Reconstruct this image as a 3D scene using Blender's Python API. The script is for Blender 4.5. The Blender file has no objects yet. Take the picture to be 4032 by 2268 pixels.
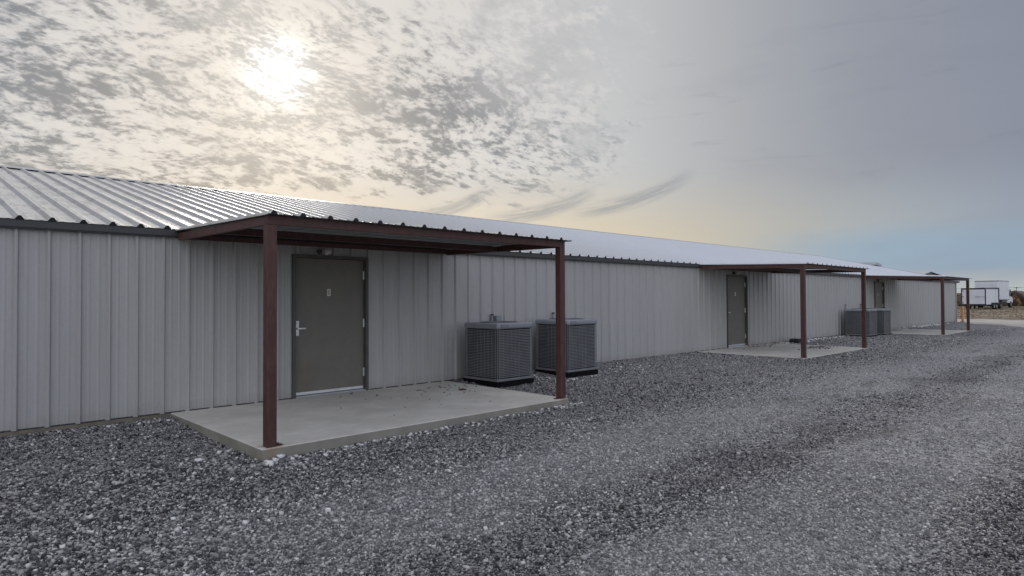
import bpy, bmesh, math, random
import numpy as np
from mathutils import Vector, Matrix
random.seed(7); rng = np.random.default_rng(11)
scene = bpy.context.scene
COL = scene.collection
PI = math.pi

# ------------------------------------------------------------------ node helpers
class NT:
    def __init__(s, tree): s.t = tree; s.n = tree.nodes; s.l = tree.links
    def node(s, typ, **kw):
        n = s.n.new(typ)
        for k, v in kw.items(): setattr(n, k, v)
        return n
    def put(s, sock, v):
        if isinstance(v, X): s.l.new(v.s, sock)
        elif isinstance(v, bpy.types.NodeSocket): s.l.new(v, sock)
        else: sock.default_value = v
    def math(s, op, a, b=None, c=None, clamp=False):
        n = s.node('ShaderNodeMath', operation=op, use_clamp=clamp)
        s.put(n.inputs[0], a)
        if b is not None: s.put(n.inputs[1], b)
        if c is not None: s.put(n.inputs[2], c)
        return X(s, n.outputs[0])
    def smooth(s, v, a, b, lo=0.0, hi=1.0):
        n = s.node('ShaderNodeMapRange', interpolation_type='SMOOTHSTEP')
        s.put(n.inputs[0], v); s.put(n.inputs[1], a); s.put(n.inputs[2], b); s.put(n.inputs[3], lo); s.put(n.inputs[4], hi)
        return X(s, n.outputs[0])
    def mix(s, f, a, b, blend='MIX'):
        n = s.node('ShaderNodeMix', data_type='RGBA', blend_type=blend)
        s.put(n.inputs[0], f); s.put(n.inputs[6], col(a)); s.put(n.inputs[7], col(b))
        return n.outputs[2]
    def ramp(s, v, stops, interp='LINEAR'):
        n = s.node('ShaderNodeValToRGB'); cr = n.color_ramp; cr.interpolation = interp
        while len(cr.elements) < len(stops): cr.elements.new(0.5)
        for e, (p, c) in zip(cr.elements, stops): e.position = p; e.color = col(c)
        s.put(n.inputs[0], v)
        return n.outputs[0]
    def xyz(s, x=0., y=0., z=0.):
        n = s.node('ShaderNodeCombineXYZ'); s.put(n.inputs[0], x); s.put(n.inputs[1], y); s.put(n.inputs[2], z); return n.outputs[0]
    def sep(s, v):
        n = s.node('ShaderNodeSeparateXYZ'); s.l.new(v, n.inputs[0]); return [X(s, o) for o in n.outputs]
    def noise(s, vec, scale, detail=3., rough=.5, dist=0., out=0):
        n = s.node('ShaderNodeTexNoise'); s.l.new(vec, n.inputs['Vector'])
        n.inputs['Scale'].default_value = scale; n.inputs['Detail'].default_value = detail
        n.inputs['Roughness'].default_value = rough; n.inputs['Distortion'].default_value = dist
        return X(s, n.outputs[out])
    def voro(s, vec, scale, feature='F1', rnd=1.):
        n = s.node('ShaderNodeTexVoronoi', feature=feature); s.l.new(vec, n.inputs['Vector'])
        n.inputs['Scale'].default_value = scale; n.inputs['Randomness'].default_value = rnd
        return n
    def mapping(s, vec, scale=(1, 1, 1), loc=(0, 0, 0), rot=(0, 0, 0)):
        n = s.node('ShaderNodeMapping'); s.l.new(vec, n.inputs[0])
        n.inputs[1].default_value = loc; n.inputs[2].default_value = rot; n.inputs[3].default_value = scale
        return n.outputs[0]
class X:
    def __init__(s, nt, sock): s.nt = nt; s.s = sock
    def __add__(s, o): return s.nt.math('ADD', s, o)
    __radd__ = __add__
    def __mul__(s, o): return s.nt.math('MULTIPLY', s, o)
    __rmul__ = __mul__
    def __sub__(s, o): return s.nt.math('SUBTRACT', s, o)
    def __rsub__(s, o): return s.nt.math('SUBTRACT', o, s)
    def __truediv__(s, o): return s.nt.math('DIVIDE', s, o)
    def clamp(s): return s.nt.math('MULTIPLY', s, 1.0, clamp=True)
def col(c):
    if isinstance(c, (tuple, list)):
        return tuple(c) + (1.,) if len(c) == 3 else tuple(c)
    if isinstance(c, (int, float)): return (c, c, c, 1.)
    return c
def S(r, g, b):     # 8-bit display colour -> linear
    f = lambda v: (v/255/12.92) if v/255 <= .04045 else ((v/255+.055)/1.055)**2.4
    return (f(r), f(g), f(b))

MATS = {}
def material(name, color, rough=.6, metal=0., noise=None, bump=None, spec=.5, build=None):
    """procedural material; noise=(scale, amount), bump=(scale, strength, distance)"""
    m = bpy.data.materials.new(name); m.use_nodes = True
    nt = NT(m.node_tree); b = nt.n['Principled BSDF']
    b.inputs['Roughness'].default_value = rough; b.inputs['Metallic'].default_value = metal
    b.inputs['Specular IOR Level'].default_value = spec
    tc = nt.node('ShaderNodeTexCoord').outputs['Object']
    c = col(color)
    if noise:
        n = nt.noise(tc, noise[0], 5., .6)
        f = nt.smooth(n, .3, .7)
        dk = tuple(v*(1-noise[1]) for v in c[:3]); lt = tuple(min(1, v*(1+noise[1])) for v in c[:3])
        c = nt.mix(f, dk, lt)
    if build: c = build(nt, b, tc, c)
    if c is not None: nt.put(b.inputs['Base Color'], c)
    if bump:
        n = nt.noise(tc, bump[0], 4., .6)
        bn = nt.node('ShaderNodeBump'); bn.inputs['Strength'].default_value = bump[1]; bn.inputs['Distance'].default_value = bump[2]
        nt.put(bn.inputs['Height'], n); nt.l.new(bn.outputs[0], b.inputs['Normal'])
    MATS[name] = m
    return m

# ------------------------------------------------------------------ materials
def wall_build(nt, b, tc, c):
    x, y, z = nt.sep(tc)
    st = nt.noise(nt.mapping(tc, (6, 6, .5)), 2.2, 4., .6)         # faint vertical streaks of dirt
    sp = nt.noise(tc, 35., 2., .6)
    cell = nt.node('ShaderNodeTexWhiteNoise', noise_dimensions='1D')  # every 3 ft sheet slightly different
    nt.put(cell.inputs['W'], nt.math('FLOOR', (x - .09)/.9144))
    c2 = nt.mix(nt.smooth(st, .35, .75)*.35, c, S(150, 149, 147))
    c2 = nt.mix(nt.smooth(sp, .25, .8)*.25, c2, S(182, 181, 179))
    v = X(nt, cell.outputs[0])*.07 + .965
    n = nt.node('ShaderNodeMix', data_type='RGBA', blend_type='MULTIPLY'); n.inputs[0].default_value = 1.
    nt.l.new(c2, n.inputs[6]); nt.l.new(nt.node('ShaderNodeCombineColor').outputs[0], n.inputs[7])
    cc = n.inputs[7].links[0].from_node
    for i in range(3): nt.put(cc.inputs[i], v)
    low = nt.smooth(z + nt.noise(tc, 3., 4., .6)*.25, .16, .30)      # splashed mud at the foot of the sheets
    c3 = nt.mix(low, nt.mix(.18, n.outputs[2], S(120, 112, 102)), n.outputs[2])
    # oil-canning
    wv = nt.noise(nt.mapping(tc, (1.5, 1.5, .8)), 2.4, 2., .5)
    bn = nt.node('ShaderNodeBump'); bn.inputs['Strength'].default_value = .35; bn.inputs['Distance'].default_value = .01
    nt.put(bn.inputs['Height'], wv); nt.l.new(bn.outputs[0], b.inputs['Normal'])
    return c3
M_wall = material('painted_wall_metal', S(169, 167, 165), .45, .0, build=wall_build)

def galv_build(nt, b, tc, c):
    spangle = nt.voro(nt.mapping(tc, (1., .55, 1)), 22.)
    sp = nt.sep(spangle.outputs['Color'])[0]
    x, y, z = nt.sep(tc)
    dirt = nt.noise(nt.mapping(tc, (2.6, .9, 1)), 2.6, 6., .68, .4)
    band = nt.noise(nt.mapping(tc, (.6, 5., 1)), 1.6, 3., .6)
    cool = nt.smooth(x, 2., 18.)  # sky reflection on the far roof put into the colour as a cooler tint
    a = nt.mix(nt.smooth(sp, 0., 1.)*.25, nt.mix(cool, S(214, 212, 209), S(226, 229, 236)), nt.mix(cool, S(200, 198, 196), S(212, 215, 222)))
    u_ = nt.math('FRACT', (x - (.09+.02))/.3048 + .5)   # shade on each rib's left face, painted as a grey strip
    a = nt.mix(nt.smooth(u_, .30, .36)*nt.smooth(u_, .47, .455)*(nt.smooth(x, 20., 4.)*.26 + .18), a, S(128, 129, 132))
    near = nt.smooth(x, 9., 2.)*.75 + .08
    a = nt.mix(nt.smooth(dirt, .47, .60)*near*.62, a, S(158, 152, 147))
    return a
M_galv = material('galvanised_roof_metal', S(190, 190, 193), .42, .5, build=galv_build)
M_gunder = material('roof_underside', S(150, 152, 150), .6, .3, noise=(3., .08))
M_trim = material('charcoal_trim', S(68, 67, 67), .55, .1, noise=(4., .08))
M_black = material('black_rubber', (.012, .012, .013), .75, noise=(8., .2))
M_capmetal = material('ridge_cap_metal', S(190, 190, 192), .42, .7, noise=(3., .06))

def rust_build(nt, b, tc, c):
    geo = nt.node('ShaderNodeNewGeometry').outputs['Position']
    n1 = nt.noise(nt.mapping(geo, (9, 9, 2.2)), 2.4, 6., .7)
    n2 = nt.noise(geo, 60., 3., .6)
    c1 = nt.mix(nt.smooth(n1, .40, .66), c, S(88, 58, 52))
    c1 = nt.mix(nt.smooth(n1, .60, .72)*.7, c1, S(112, 68, 52))
    c1 = nt.mix(nt.smooth(n2, .6, .75)*.5, c1, S(58, 32, 30))
    bn = nt.node('ShaderNodeBump'); bn.inputs['Strength'].default_value = .3; bn.inputs['Distance'].default_value = .002
    nt.put(bn.inputs['Height'], n2); nt.l.new(bn.outputs[0], b.inputs['Normal'])
    return c1
M_red = material('red_oxide_steel', S(74, 45, 41), .6, .0, build=rust_build)
M_rust = material('rusty_plate', S(84, 50, 38), .85, 0., noise=(40., .5))

def conc_build(nt, b, tc, c):
    geo = nt.node('ShaderNodeNewGeometry').outputs['Position']
    n1 = nt.noise(geo, 1.6, 6., .65); n2 = nt.noise(geo, 90., 3., .6); n3 = nt.noise(nt.mapping(geo, (1, 3, 1)), 3., 5., .7)
    c1 = nt.mix(nt.smooth(n1, .35, .7), S(196, 191, 181), S(214, 209, 200))
    c1 = nt.mix(nt.smooth(n3, .58, .66)*.6, c1, S(224, 222, 217))
    c1 = nt.mix(nt.smooth(n2, .55, .8)*.5, c1, S(140, 136, 130))
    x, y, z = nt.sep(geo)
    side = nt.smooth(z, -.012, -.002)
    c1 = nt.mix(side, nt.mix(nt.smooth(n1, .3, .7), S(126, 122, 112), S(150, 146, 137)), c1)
    # rust bled out of the post feet
    rust = None
    for (px, py) in ((2.73, 6.33), (7.10, 6.33), (15.95, 6.33), (20.30, 6.33), (29.30, 6.33), (33.62, 6.33)):
        d = nt.math('SQRT', (x-px)*(x-px) + (y-py)*(y-py)) + (n1-.5)*.25
        m = nt.smooth(d, .17, .07)*.6
        rust = m if rust is None else nt.math('MAXIMUM', rust, m)
    c1 = nt.mix(rust*nt.smooth(nt.noise(geo, 14., 4., .7), .35, .6), c1, S(146, 118, 94))
    bn = nt.node('ShaderNodeBump'); bn.inputs['Strength'].default_value = .5; bn.inputs['Distance'].default_value = .004
    nt.put(bn.inputs['Height'], n2*.4 + n1); nt.l.new(bn.outputs[0], b.inputs['Normal'])
    return c1
M_conc = material('broomed_concrete', .4, .9, build=conc_build)
M_found = material('foundation_concrete', S(118, 110, 98), .9, noise=(6., .2), bump=(30., .4, .01))

def door_build(nt, b, tc, c):
    x, y, z = nt.sep(tc)
    n = nt.noise(tc, 4., 5., .65)
    c1 = nt.mix(nt.smooth(n, .3, .75), c, S(118, 112, 103))
    d = nt.math('SQRT', (x-.18)*(x-.18) + (z-.28)*(z-.28)*.5) + (n-.5)*.35
    return nt.mix(nt.smooth(d, .26, .02)*.25, c1, S(112, 88, 62))
M_door = material('door_paint', S(106, 104, 96), .55, build=door_build, bump=(50., .08, .002))
M_frame = material('frame_paint', S(78, 77, 73), .5, noise=(5., .1))
M_steel = material('brushed_steel', S(210, 210, 208), .35, .75, noise=(30., .1))
M_alu = material('aluminium_threshold', S(225, 226, 228), .35, .6, noise=(20., .08))
M_white = material('white_plastic', S(222, 222, 216), .5, noise=(20., .05))
M_ink = material('black_lettering', (.02, .02, .02), .6, noise=(20., .1))
M_lamp = material('lamp_housing', S(190, 188, 178), .45, noise=(20., .06))

M_ac = material('condenser_paint', S(122, 123, 125), .5, .1, noise=(4., .12), bump=(80., .1, .001))
M_lid = material('condenser_lid_paint', S(140, 143, 148), .42, .15, noise=(4., .08))
M_acdark = material('condenser_coil', S(30, 30, 32), .7, .3, noise=(60., .3))
M_pad = material('black_composite_pad', (.008, .008, .009), .9, noise=(12., .3), spec=.1)
M_grey = material('grey_electrical_metal', S(140, 146, 150), .45, .3, noise=(15., .12))
M_bol = material('faded_orange_paint', S(206, 138, 82), .65, noise=(9., .25))
M_body = material('white_trailer_paint', S(226, 228, 232), .4, noise=(1.2, .06))
M_bodyrear = material('white_door_paint', S(214, 218, 228), .4, noise=(1.0, .07))
M_tyre = material('tyre_rubber', (.018, .018, .018), .85, noise=(10., .2))
M_rim = material('wheel_rim', S(170, 172, 175), .4, .5, noise=(10., .1))
M_blackp = material('black_paint', (.02, .02, .025), .5, noise=(6., .2))
M_glass = material('dark_cab_glass', (.02, .025, .03), .1, noise=(3., .1))
M_red_l = material('red_lens', (.35, .02, .015), .3, noise=(9., .1))
M_shed = material('shed_siding', S(150, 148, 150), .6, noise=(.5, .1))
M_shedroof = material('shed_roof_metal', S(196, 200, 208), .45, .5, noise=(.3, .1))
M_wood = material('weathered_pole_wood', S(92, 80, 70), .9, noise=(3., .2))
M_bark = material('bark', S(72, 60, 50), .9, noise=(6., .3))

def stone_col(nt, v, tone=0.):
    """v 0..1 random per stone -> crushed limestone colours"""
    return nt.ramp(v, [(0., S(38, 37, 40)), (.2, S(66, 65, 68)), (.42, S(108, 106, 108)), (.65, S(152, 150, 149)),
                       (.82, S(178, 176, 173)), (.94, S(208, 206, 202)), (1., S(244, 242, 238))])
def stones_mat(name, shift):
    m = bpy.data.materials.new(name); m.use_nodes = True
    nt = NT(m.node_tree); b = nt.n['Principled BSDF']; b.inputs['Roughness'].default_value = .85
    g = nt.node('ShaderNodeNewGeometry')
    v = X(nt, g.outputs['Random Per Island'])
    c = stone_col(nt, (v + shift).clamp())
    pos = g.outputs['Position']
    n = nt.noise(pos, 55., 3., .6)
    c = nt.mix(nt.smooth(n, .3, .75)*.2, c, S(88, 86, 88))
    br = nt.smooth(nt.noise(pos, .45, 3., .6), .55, .72)*.35
    c = nt.mix(br*.5, c, S(104, 94, 86))
    c = tracks(nt, pos, c)
    nt.put(b.inputs['Base Color'], c)
    return m
def tracks(nt, pos, c):
    # worn bands run along the building: pale packed fines, darker ruts with brown dirt
    x, y, z = nt.sep(pos)
    n = nt.noise(nt.mapping(pos, (.5, 1., 1)), .8, 5., .65); n2 = nt.noise(nt.mapping(pos, (.45, .9, 1)), 1.3, 4., .6)
    yy = y + (n-.5)*1.5
    pale = nt.math('MAXIMUM', nt.smooth(yy, 5.1, 4.2)*nt.smooth(yy, 3.1, 3.7), nt.smooth(yy, 2.7, 2.2)*nt.smooth(yy, .9, 1.5))*nt.smooth(x, .6, 3.4)
    dark = nt.smooth(yy, 3.5, 3.1)*nt.smooth(yy, 2.5, 2.8)*nt.smooth(n2, .38, .56)
    dark = nt.math('MAXIMUM', dark, nt.smooth(yy, 1.3, .7)*.9)
    dark = nt.math('MAXIMUM', dark, nt.smooth(yy, 4.9, 5.6)*nt.smooth(x, 16., 10.)*.55)
    brown = nt.smooth(n2, .53, .66)*nt.smooth(x, 6., 8.)*nt.smooth(x, 16., 12.)*nt.smooth(yy, 4.6, 4.)*nt.smooth(yy, 2., 2.5)
    c = nt.mix(pale*.30, c, S(188, 186, 185))
    m = nt.node('ShaderNodeMix', data_type='RGBA', blend_type='MULTIPLY'); nt.put(m.inputs[0], dark*.42); nt.l.new(c, m.inputs[6]); m.inputs[7].default_value = col((.45, .44, .45))
    c = nt.mix(brown*.42, m.outputs[2], S(96, 86, 78))
    return c
M_stones = stones_mat('crushed_stone', 0.)

def gravel_mat():
    m = bpy.data.materials.new('gravel_ground'); m.use_nodes = True
    nt = NT(m.node_tree); b = nt.n['Principled BSDF']; b.inputs['Roughness'].default_value = .9
    b.inputs['Specular IOR Level'].default_value = .3
    pos = nt.node('ShaderNodeNewGeometry').outputs['Position']
    warp = nt.node('ShaderNodeVectorMath', operation='ADD')
    nz = nt.node('ShaderNodeTexNoise'); nt.l.new(pos, nz.inputs['Vector']); nz.inputs['Scale'].default_value = 40.; nz.inputs['Detail'].default_value = 2
    sc = nt.node('ShaderNodeVectorMath', operation='SCALE'); nt.l.new(nz.outputs['Color'], sc.inputs[0]); sc.inputs['Scale'].default_value = .02
    nt.l.new(pos, warp.inputs[0]); nt.l.new(sc.outputs[0], warp.inputs[1])
    w = warp.outputs[0]
    v1 = nt.voro(w, 42.); v2 = nt.voro(w, 95.); v3 = nt.voro(w, 16.)
    r1 = nt.sep(v1.outputs['Color'])[0]; r2 = nt.sep(v2.outputs['Color'])[1]; r3 = nt.sep(v3.outputs['Color'])[2]
    c1 = stone_col(nt, r1); c2 = stone_col(nt, r2)
    which = nt.smooth(nt.noise(pos, 9., 3., .6), .47, .53)
    c = nt.mix(which, c1, c2)
    c = nt.mix(nt.smooth(r3, .93, .96)*nt.smooth(X(nt, v3.outputs['Distance']), .5, .3)*.55, c, S(196, 195, 192))
    x, y, z = nt.sep(pos)
    # wheel tracks along the lane: fines are pale, sunk strips show brown dirt
    big = nt.noise(nt.mapping(pos, (.16, .55, 1)), 1.3, 5., .62)
    med = nt.noise(nt.mapping(pos, (.35, 1.0, 1)), 2.1, 5., .65)
    c = nt.mix(nt.smooth(y + (big-.5)*2.4, 5.4, 3.2)*nt.smooth(x, 10., 18.)*.25, c, S(172, 171, 173))
    c = nt.mix(nt.smooth(big, .53, .66)*.30, c, S(74, 73, 76))
    c = tracks(nt, pos, c)
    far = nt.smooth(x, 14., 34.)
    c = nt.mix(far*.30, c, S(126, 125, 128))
    clump = nt.noise(nt.mapping(pos, (.8, 1.3, 1)), 7., 5., .75)
    c = nt.mix(nt.smooth(clump, .52, .68)*.45, c, S(56, 55, 58))
    c = nt.mix(nt.smooth(clump, .46, .34)*.35, c, S(184, 182, 182))
    nt.put(b.inputs['Base Color'], c)
    h = nt.math('SUBTRACT', 1.0, X(nt, v1.outputs['Distance']))*.6 + nt.math('SUBTRACT', 1.0, X(nt, v2.outputs['Distance']))*.25 + r1*.5
    bn = nt.node('ShaderNodeBump'); bn.inputs['Strength'].default_value = 1.; bn.inputs['Distance'].default_value = .022
    nt.put(bn.inputs['Height'], h); nt.l.new(bn.outputs[0], b.inputs['Normal'])
    return m
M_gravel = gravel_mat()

def field_build(nt, b, tc, c):
    pos = nt.node('ShaderNodeNewGeometry').outputs['Position']
    n1 = nt.noise(nt.mapping(pos, (.30, .06, 1)), .9, 6., .7); n2 = nt.noise(pos, 2.5, 5., .7); n3 = nt.noise(nt.mapping(pos, (.5, .2, 1)), .45, 4., .6)
    c1 = nt.mix(nt.smooth(n1, .35, .65), S(112, 98, 82), S(150, 137, 115))
    c1 = nt.mix(nt.smooth(n2, .5, .7)*.6, c1, S(96, 90, 66))
    c1 = nt.mix(nt.smooth(n3, .55, .68)*.7, c1, S(104, 90, 78))
    return c1
M_field = material('dry_field', .2, .95, build=field_build, bump=(6., .4, .03))
M_road = material('pale_limestone', S(178, 172, 164), .95, noise=(1.2, .14), bump=(25., .6, .02))
def tuft_build(nt, b, tc, c):
    g = nt.node('ShaderNodeNewGeometry')
    return nt.ramp(X(nt, g.outputs['Random Per Island']), [(0., S(92, 86, 66)), (.4, S(128, 114, 92)), (.75, S(146, 132, 106)), (1., S(106, 90, 78))])
M_tuft = material('dry_grass', .2, .9, build=tuft_build)
def brush_build(nt, b, tc, c):
    g = nt.node('ShaderNodeNewGeometry')
    return nt.ramp(X(nt, g.outputs['Random Per Island']), [(0., S(70, 58, 54)), (.45, S(104, 84, 74)), (.8, S(146, 118, 92)), (1., S(92, 84, 66))])
M_brush = material('winter_brush', .2, .95, build=brush_build)
M_hill = material('brushy_hill', S(98, 84, 78), .95, noise=(.05, .25), bump=(.4, .8, 1.))
M_leaf = material('dark_leaves', S(52, 56, 48), .8, noise=(2., .4))

# ------------------------------------------------------------------ mesh helpers
class MB:
    def __init__(s): s.v = []; s.f = []; s.m = []
    def add(s, vs, fs, mi=0):
        o = len(s.v); s.v += [tuple(v) for v in vs]; s.f += [tuple(i+o for i in f) for f in fs]; s.m += [mi]*len(fs); return s
    def box(s, x0, x1, y0, y1, z0, z1, mi=0):
        vs = [(x, y, z) for z in (z0, z1) for y in (y0, y1) for x in (x0, x1)]
        return s.add(vs, [(0, 2, 3, 1), (4, 5, 7, 6), (0, 1, 5, 4), (2, 6, 7, 3), (0, 4, 6, 2), (1, 3, 7, 5)], mi)
    def prism(s, pts, axis, a, b, mi=0):
        """extrude a 2-D outline along an axis; pts are the other two coordinates in order"""
        n = len(pts)
        def P(p, t): return (t, p[0], p[1]) if axis == 'x' else (p[0], t, p[1]) if axis == 'y' else (p[0], p[1], t)
        vs = [P(p, a) for p in pts] + [P(p, b) for p in pts]
        fs = [tuple(range(n))[::-1], tuple(range(n, 2*n))] + [(i, (i+1) % n, n+(i+1) % n, n+i) for i in range(n)]
        return s.add(vs, fs, mi)
    def cyl(s, c, r, h, axis='z', n=20, mi=0, r2=None):
        r2 = r if r2 is None else r2
        vs = []
        for k, (t, rr) in enumerate(((0, r), (h, r2))):
            for i in range(n):
                a = 2*PI*i/n; u, v = rr*math.cos(a), rr*math.sin(a)
                vs.append((c[0]+u, c[1]+v, c[2]+t) if axis == 'z' else (c[0]+u, c[1]+t, c[2]+v) if axis == 'y' else (c[0]+t, c[1]+u, c[2]+v))
        return s.add(vs, [tuple(range(n))[::-1], tuple(range(n, 2*n))] + [(i, (i+1) % n, n+(i+1) % n, n+i) for i in range(n)], mi)
    def build(s, name, mats, parent=None, bevel=0., seg=2, recalc=True, smooth=False, loc=None):
        me = bpy.data.meshes.new(name); me.from_pydata(s.v, [], s.f)
        for m in (mats if isinstance(mats, (list, tuple)) else [mats]): me.materials.append(m)
        me.polygons.foreach_set('material_index', s.m)
        bm = bmesh.new(); bm.from_mesh(me)
        if recalc: bmesh.ops.recalc_face_normals(bm, faces=bm.faces)
        if bevel:
            es = [e for e in bm.edges if len(e.link_faces) == 2 and e.calc_face_angle(0) > .6]
            bmesh.ops.bevel(bm, geom=es, offset=bevel, segments=seg, profile=.5, affect='EDGES', clamp_overlap=True)
        if smooth:
            for f in bm.faces: f.smooth = True
        bm.to_mesh(me); bm.free()
        o = bpy.data.objects.new(name, me); COL.objects.link(o)
        if parent: o.parent = parent
        if loc: o.location = loc
        return o
def empty(name, loc=(0, 0, 0), rz=0.):
    o = bpy.data.objects.new(name, None); COL.objects.link(o); o.location = loc; o.rotation_euler = (0, 0, rz)
    o.empty_display_size = .2; return o
def tag(o, label=None, cat=None, group=None, kind=None):
    if label: o['label'] = label
    if cat: o['category'] = cat
    if group: o['group'] = group
    if kind: o['kind'] = kind
    return o
def kids(o): return [c for c in bpy.data.objects if c.parent == o]
def copy_tree(o, parent=None):
    c = o.copy(); COL.objects.link(c); c.parent = parent
    for ch in kids(o): copy_tree(ch, c)
    return c

# ------------------------------------------------------------------ camera
FPX = 2528.856
r = Vector((0.71967886, -0.69429359, -0.00433023)); u = Vector((-0.00838515, -0.0149277, 0.99985342)); f = Vector((0.69425646, 0.71953706, 0.0165649))
cam = bpy.data.cameras.new('camera'); co = bpy.data.objects.new('camera', cam); COL.objects.link(co)
co.matrix_world = Matrix(((r.x, u.x, -f.x, 0), (r.y, u.y, -f.y, 0), (r.z, u.z, -f.z, 1.47), (0, 0, 0, 1)))
cam.sensor_width = 36; cam.lens = FPX/4032*36; cam.clip_start = .05; cam.clip_end = 5000
scene.camera = co

# ------------------------------------------------------------------ world: thin backlit altocumulus
SUN_AZ, SUN_EL = math.radians(24.09), math.radians(18.56)
w = bpy.data.worlds.new('World'); scene.world = w; w.use_nodes = True
nt = NT(w.node_tree); bg = nt.n['Background']
sky = nt.node('ShaderNodeTexSky', sky_type='NISHITA'); sky.sun_disc = False
sky.sun_elevation = SUN_EL; sky.sun_rotation = SUN_AZ; sky.air_density = 1.2; sky.dust_density = 2.; sky.ozone_density = 1.
gen = nt.node('ShaderNodeTexCoord').outputs['Generated']
nrm = nt.node('ShaderNodeVectorMath', operation='NORMALIZE'); nt.l.new(gen, nrm.inputs[0]); gen = nrm.outputs[0]
dx, dy, dz = nt.sep(gen)
AX = math.radians(43.98)
ca, sa = math.cos(AX), math.sin(AX)
fw = dx*sa + dy*ca; rt = dx*ca - dy*sa
DEG = 180/PI
az = nt.math('ARCTAN2', rt, fw)*DEG               # bearing relative to N44E, degrees
el = nt.math('ARCSINE', dz)*DEG
sd = (math.sin(SUN_AZ)*math.cos(SUN_EL), math.cos(SUN_AZ)*math.cos(SUN_EL), math.sin(SUN_EL))
ang = nt.math('ARCCOSINE', nt.math('MINIMUM', dx*sd[0] + dy*sd[1] + dz*sd[2], .999999))*DEG
azn = (az + 180.)/360.
A = lambda d: (d+180)/360.
WB = (.50, .53, .60)
hi = nt.ramp(azn, [(A(-180), WB), (A(-135), (.40, .42, .48)), (A(-90), (.26, .28, .32)), (A(-55), S(176, 178, 182)), (A(-39), S(202, 201, 201)), (A(-20), S(209, 207, 204)), (A(-3), S(208, 207, 206)),
                   (A(10), S(194, 195, 196)), (A(20), S(170, 172, 176)), (A(29), S(149, 153, 163)), (A(40), S(137, 142, 157)), (A(100), (.33, .35, .43)), (A(180), WB)])
lo = nt.ramp(azn, [(A(-180), (.66, .67, .7)), (A(-135), (.5, .5, .52)), (A(-85), (.34, .34, .35)), (A(-45), S(202, 199, 193)), (A(-30), S(210, 204, 193)), (A(-15), S(222, 209, 182)), (A(0), S(226, 211, 182)), (A(10), S(212, 199, 174)),
                   (A(19), S(192, 187, 176)), (A(28), S(170, 175, 178)), (A(38), S(154, 165, 180)), (A(80), (.36, .4, .48)), (A(180), (.66, .67, .7))])
base = nt.mix(nt.smooth(el + (nt.noise(gen, 2.2, 3., .5)-.5)*5., 3.5, 12.), lo, hi)
# clear strip low on the right
wob = (nt.noise(nt.mapping(gen, (1, 1, 7)), 3.0, 4., .55)-.5)*2.2
strip = nt.smooth(el+wob, 1.2, 2.6)*nt.smooth(el+wob, 6.2, 3.6)*nt.smooth(az, 16., 31.)
base = nt.mix(strip*.85, base, S(146, 171, 193))
hz = nt.smooth(el+wob*.6, 2.4, .6)*nt.smooth(az, 12., 30.)
base = nt.mix(hz*.9, base, S(184, 192, 192))
# soft large-scale veils
veil = nt.noise(nt.mapping(gen, (1, 1, 3.5)), 3.2, 4., .55, .4)
base = nt.mix(nt.smooth(veil, .45, .72)*.16, base, S(128, 132, 146))
# altocumulus puffs on a flat layer
den = dz + .34
P = nt.xyz(dx/den, dy/den, 0.)
wn = nt.node('ShaderNodeTexNoise'); nt.l.new(P, wn.inputs['Vector']); wn.inputs['Scale'].default_value = 3.; wn.inputs['Detail'].default_value = 2
ws = nt.node('ShaderNodeVectorMath', operation='MULTIPLY_ADD'); nt.l.new(wn.outputs['Color'], ws.inputs[0]); ws.inputs[1].default_value = (.10, .10, 0); nt.l.new(P, ws.inputs[2])
PR = nt.mapping(ws.outputs[0], (.85, 1.2, 1.), rot=(0, 0, math.radians(-25)))
puff = nt.noise(PR, 33., 4., .58, .12)
fine = nt.noise(PR, 78., 3., .6, .1)
bank = nt.noise(P, 3.6, 3., .55, .25)
mid = nt.noise(PR, 13., 3., .55, .2)
nearsun = nt.smooth(ang, 8., 3.)
fw_ = nearsun*.35 + .30
pf = puff*(1.0-fw_) + fine*fw_
dens = pf + (bank-.5)*.46 + (mid-.5)*.52
lowb = nt.smooth(az, -29., -12.)*2.9 + 6.5
reg = nt.smooth(az + (mid-.5)*24., 12., 1.)*nt.smooth(el - lowb + (mid-.5)*9. + (bank-.5)*4., -.6, 1.8)
top = nt.smooth(el + (bank-.5)*8. + nt.smooth(az, -12., 4.)*9., 30., 20.)*.85 + .15
cl = nt.smooth(dens, .435, .62)*reg*top
bright = nt.smooth(dens, .47, .37)*reg
base = nt.mix(bright*.35, base, S(226, 223, 218))
darkc = nt.mix(nt.smooth(ang, 2., 13.), S(158, 164, 168), S(110, 118, 128))
veil2 = nt.smooth(bank*.6 + mid*.4, .48, .64)*reg
withc = nt.mix(veil2*.36, base, S(156, 160, 166))
withc = nt.mix(cl*.90, withc, darkc)
# combed cirrus hooks below the field
def hooks(a0, e0, wdt, k, seed):
    """a fan of fine curved filaments: parabola rising to the right"""
    q = nt.math('MAXIMUM', az - a0, 0.)
    t = el - e0 - q*q*k
    st = nt.noise(nt.xyz(q*.16 + seed, t*2.6, 0.), 1.6, 4., .6, .35)
    env = nt.smooth(nt.math('ABSOLUTE', t), .95, .15)*nt.smooth(az, a0, a0+wdt*.35)*nt.smooth(az, a0+wdt*1.05, a0+wdt*.8)
    return nt.smooth(st, .26, .56)*env
hk = nt.math('MAXIMUM', hooks(-3.0, 7.0, 10.5, .022, 0.), hooks(-9.5, 7.2, 7.5, .042, 7.))
hk = nt.math('MAXIMUM', hk, hooks(4.5, 7.6, 11.5, .023, 13.))
withc = nt.mix(hk*.72, withc, S(150, 153, 159))
smear = nt.noise(nt.mapping(gen, (1.4, 1.4, 9)), 4.2, 5., .6, .5)
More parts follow.
